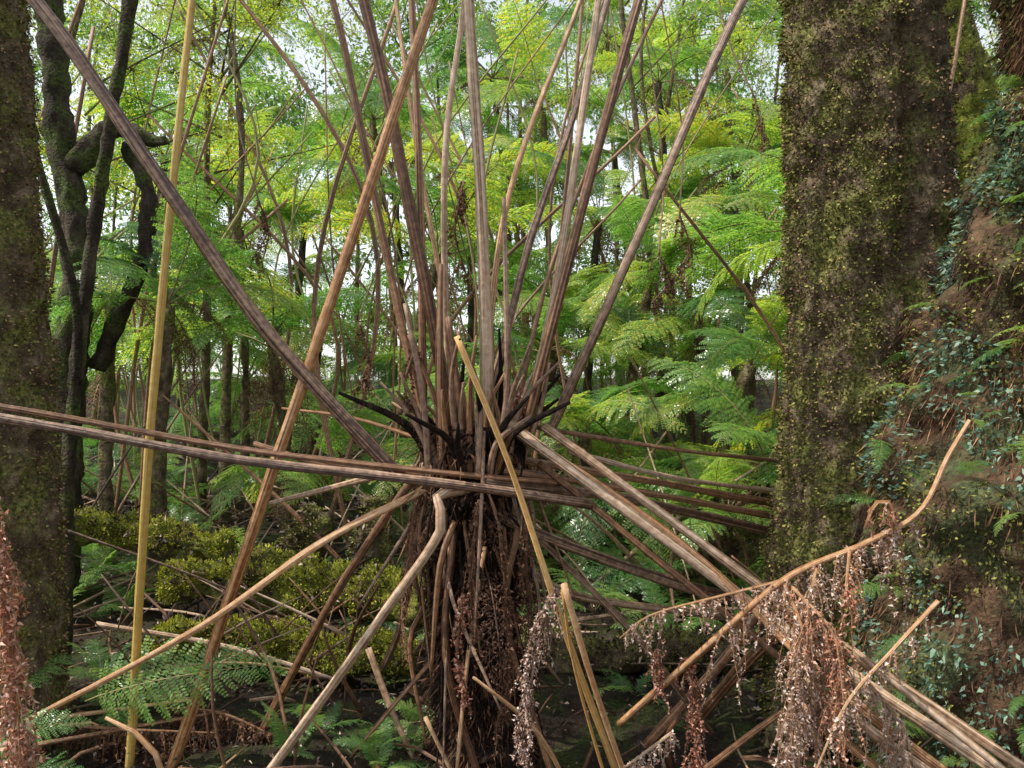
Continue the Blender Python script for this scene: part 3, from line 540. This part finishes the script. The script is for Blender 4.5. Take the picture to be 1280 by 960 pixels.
tube('limb_2', [(-2.55, 5.3, 3.1), (-2.4, 5.3, 2.7), (-2.5, 5.3, 2.2), (-2.75, 5.3, 1.6)], [.04, .05, .05, .06], M['darkbark'], dt, sides=16, step=.05, rough=.05, lump=.03, lumpscale=8)
crown(dt, (-3.1, 5.2, 5), 3, 1.2, (.4, .7), CY)
dt2 = add_empty('dark_tree', (-2.9, 4.9, 0))
tube('trunk', [(-2.75, 4.8, -.1), (-2.8, 4.8, 1.4), (-2.9, 4.8, 2.5), (-3.0, 4.8, 4.2), (-3.0, 4.9, 6)], [.07, .055, .05, .045, .04], M['darkbark'], dt2, sides=20, step=.06, lump=.02, lumpscale=9)
crown(dt2, (-3, 4.9, 5), 3, 1.0, (.3, .6), CY)
dt3 = add_empty('slender_tree', (-2.3, 4.2, 0))
tube('trunk', [(-2.36, 4.2, -.05), (-2.32, 4.2, 1.2), (-2.2, 4.2, 2.3), (-2.0, 4.2, 3.6), (-1.9, 4.3, 5.5)], [.045, .036, .033, .03, .02], M['darkbark'], dt3, sides=14, step=.06, lump=.012, lumpscale=12)
tube('limb_1', [(-2.28, 4.2, 1.5), (-2.25, 4.1, 2.0), (-2.42, 4.0, 2.8), (-2.5, 4.0, 3.6)], [.025, .022, .02, .014], M['darkbark'], dt3, sides=10, step=.06)
crown(dt3, (-1.9, 4.3, 5.5), 1, .8, (.4, .5), CY)
mt_ = add_empty('mossy_tree', (3.5, 6.2, 0))
o, V, Nn = tube('trunk', [(3.8, 6.2, -.1), (3.75, 6.2, 1.5), (3.7, 6.2, 2.7), (3.55, 6.2, 3.7), (3.4, 6.3, 4.6), (3.2, 6.3, 7)], [.22, .18, .18, .17, .15, .1], M['moss'], mt_, sides=40, step=.05, lump=.05, lumpscale=6)
tufts('moss', V, Nn, 9000, M['tuft'], mt_, L=(.015, .04), W=(.008, .02))
crown(mt_, (3.2, 6.3, 7), 3, 1.8, (.5, .9))

# ---------------------------------------------------------------- logs
def log(P, R, k, cnt=16000):
    e = add_empty('mossy_log', P[0])
    o, V, Nn = tube('log', P, R, M['moss'] if k else M['bark'], e, sides=48, step=.025, rough=.07, lump=.075, lumpscale=5)
    ptc = lambda v: np.sin(v[:, 0]*7+v[:, 1]*5)+.7*np.sin(v[:, 0]*17-v[:, 2]*13)
    tufts('moss', V, Nn, cnt, M['tuftbright'] if k else M['tuft'], e, L=(.008, .024), W=(.004, .010), down=0, mask=lambda v, n: n[:, 2]+.4*ptc(v) > -.25)
    tufts('litter', V, Nn, 500, M['litter'], e, L=(.02, .06), W=(.008, .02), mask=lambda v, n: n[:, 2] > .0, off=.01)
log([(-1.95, 4.5, .38), (-1.6, 4.45, .41), (-1.0, 4.4, .37), (-.45, 4.3, .34)], [.07, .13, .11, .12], 1)
log([(-1.9, 4.15, .12), (-1.5, 4.15, .17), (-1.0, 4.1, .14), (-.5, 4.05, .12)], [.07, .11, .09, .10], 1)
log([(-2.9, 5.0, .62), (-2.3, 4.9, .58), (-1.7, 4.8, .50)], [.08, .10, .07], 1, 9000)
log([(-1.45, 5.0, .2), (-1.3, 5.0, .5), (-1.2, 5.0, .7)], [.18, .14, .08], 0, 9000)
log([(-.9, 4.9, .1), (-.85, 4.9, .8)], [.10, .08], 0, 6000)
log([(1.15, 3.3, -.05), (1.18, 3.3, .25), (1.2, 3.35, .5)], [.13, .11, .09], 0, 7000)
log([(1.0, 5.2, .3), (1.8, 5.4, .4), (2.8, 5.6, .35)], [.10, .10, .1], 0, 7000)
log([(-.2, 4.3, .02), (.6, 4.2, .08), (1.2, 4.2, .06)], [.1, .1, .08], 0, 7000)
for _ in range(30):
    x = random.uniform(-2.0, -.4); y = random.uniform(3.8, 4.3); z = random.uniform(.05, .3); l = random.uniform(.2, .7); a = random.uniform(-1.2, 1.2)
    stalk([(x, y, z), (x+math.sin(a)*l*.5, y-.03, z+math.cos(a)*l*.4), (x+math.sin(a)*l, y, z+math.cos(a)*l*.7)], random.uniform(.004, .010), .003, random.choice(['brown', 'grey', 'brown', 'purple']))

# ---------------------------------------------------------------- light, sky, camera
S = Vector((-.50, -.11, .82)).normalized()
sd = bpy.data.lights.new('sun', 'SUN'); sd.energy = 5; sd.angle = math.radians(.5); sd.color = (1, .94, .83)
so = bpy.data.objects.new('sun', sd); so.rotation_euler = S.to_track_quat('Z', 'Y').to_euler(); so.location = (0, 0, 20); COL.objects.link(so)
w_ = bpy.data.worlds.new('World'); scene.world = w_; w_.use_nodes = True; nt = w_.node_tree; nt.nodes.clear()
sk = nt.nodes.new('ShaderNodeTexSky'); sk.sky_type = 'NISHITA'; sk.sun_disc = False
sk.sun_elevation = math.asin(S.z); sk.sun_rotation = math.atan2(S.x, S.y); sk.dust_density = 1.0; sk.air_density = 1.0
hs = nt.nodes.new('ShaderNodeHueSaturation'); hs.inputs['Saturation'].default_value = .3; hs.inputs['Value'].default_value = 1.8   # sky colour whitened and brightened as thin haze; also lifts the fill light
bg = nt.nodes.new('ShaderNodeBackground'); bg.inputs[1].default_value = .15
wo = nt.nodes.new('ShaderNodeOutputWorld'); nt.links.new(sk.outputs[0], hs.inputs['Color']); nt.links.new(hs.outputs[0], bg.inputs[0]); nt.links.new(bg.outputs[0], wo.inputs[0])
cd = bpy.data.cameras.new('camera'); cd.sensor_width = 36; cd.lens = 28.1; cd.clip_end = 1000; cd.clip_start = .05
co = bpy.data.objects.new('camera', cd); co.location = (0, 0, 1.5); co.rotation_euler = (math.radians(90), 0, 0); COL.objects.link(co)
scene.camera = co
scene.view_settings.view_transform = 'Standard'; scene.view_settings.look = 'None'; scene.view_settings.exposure = 0
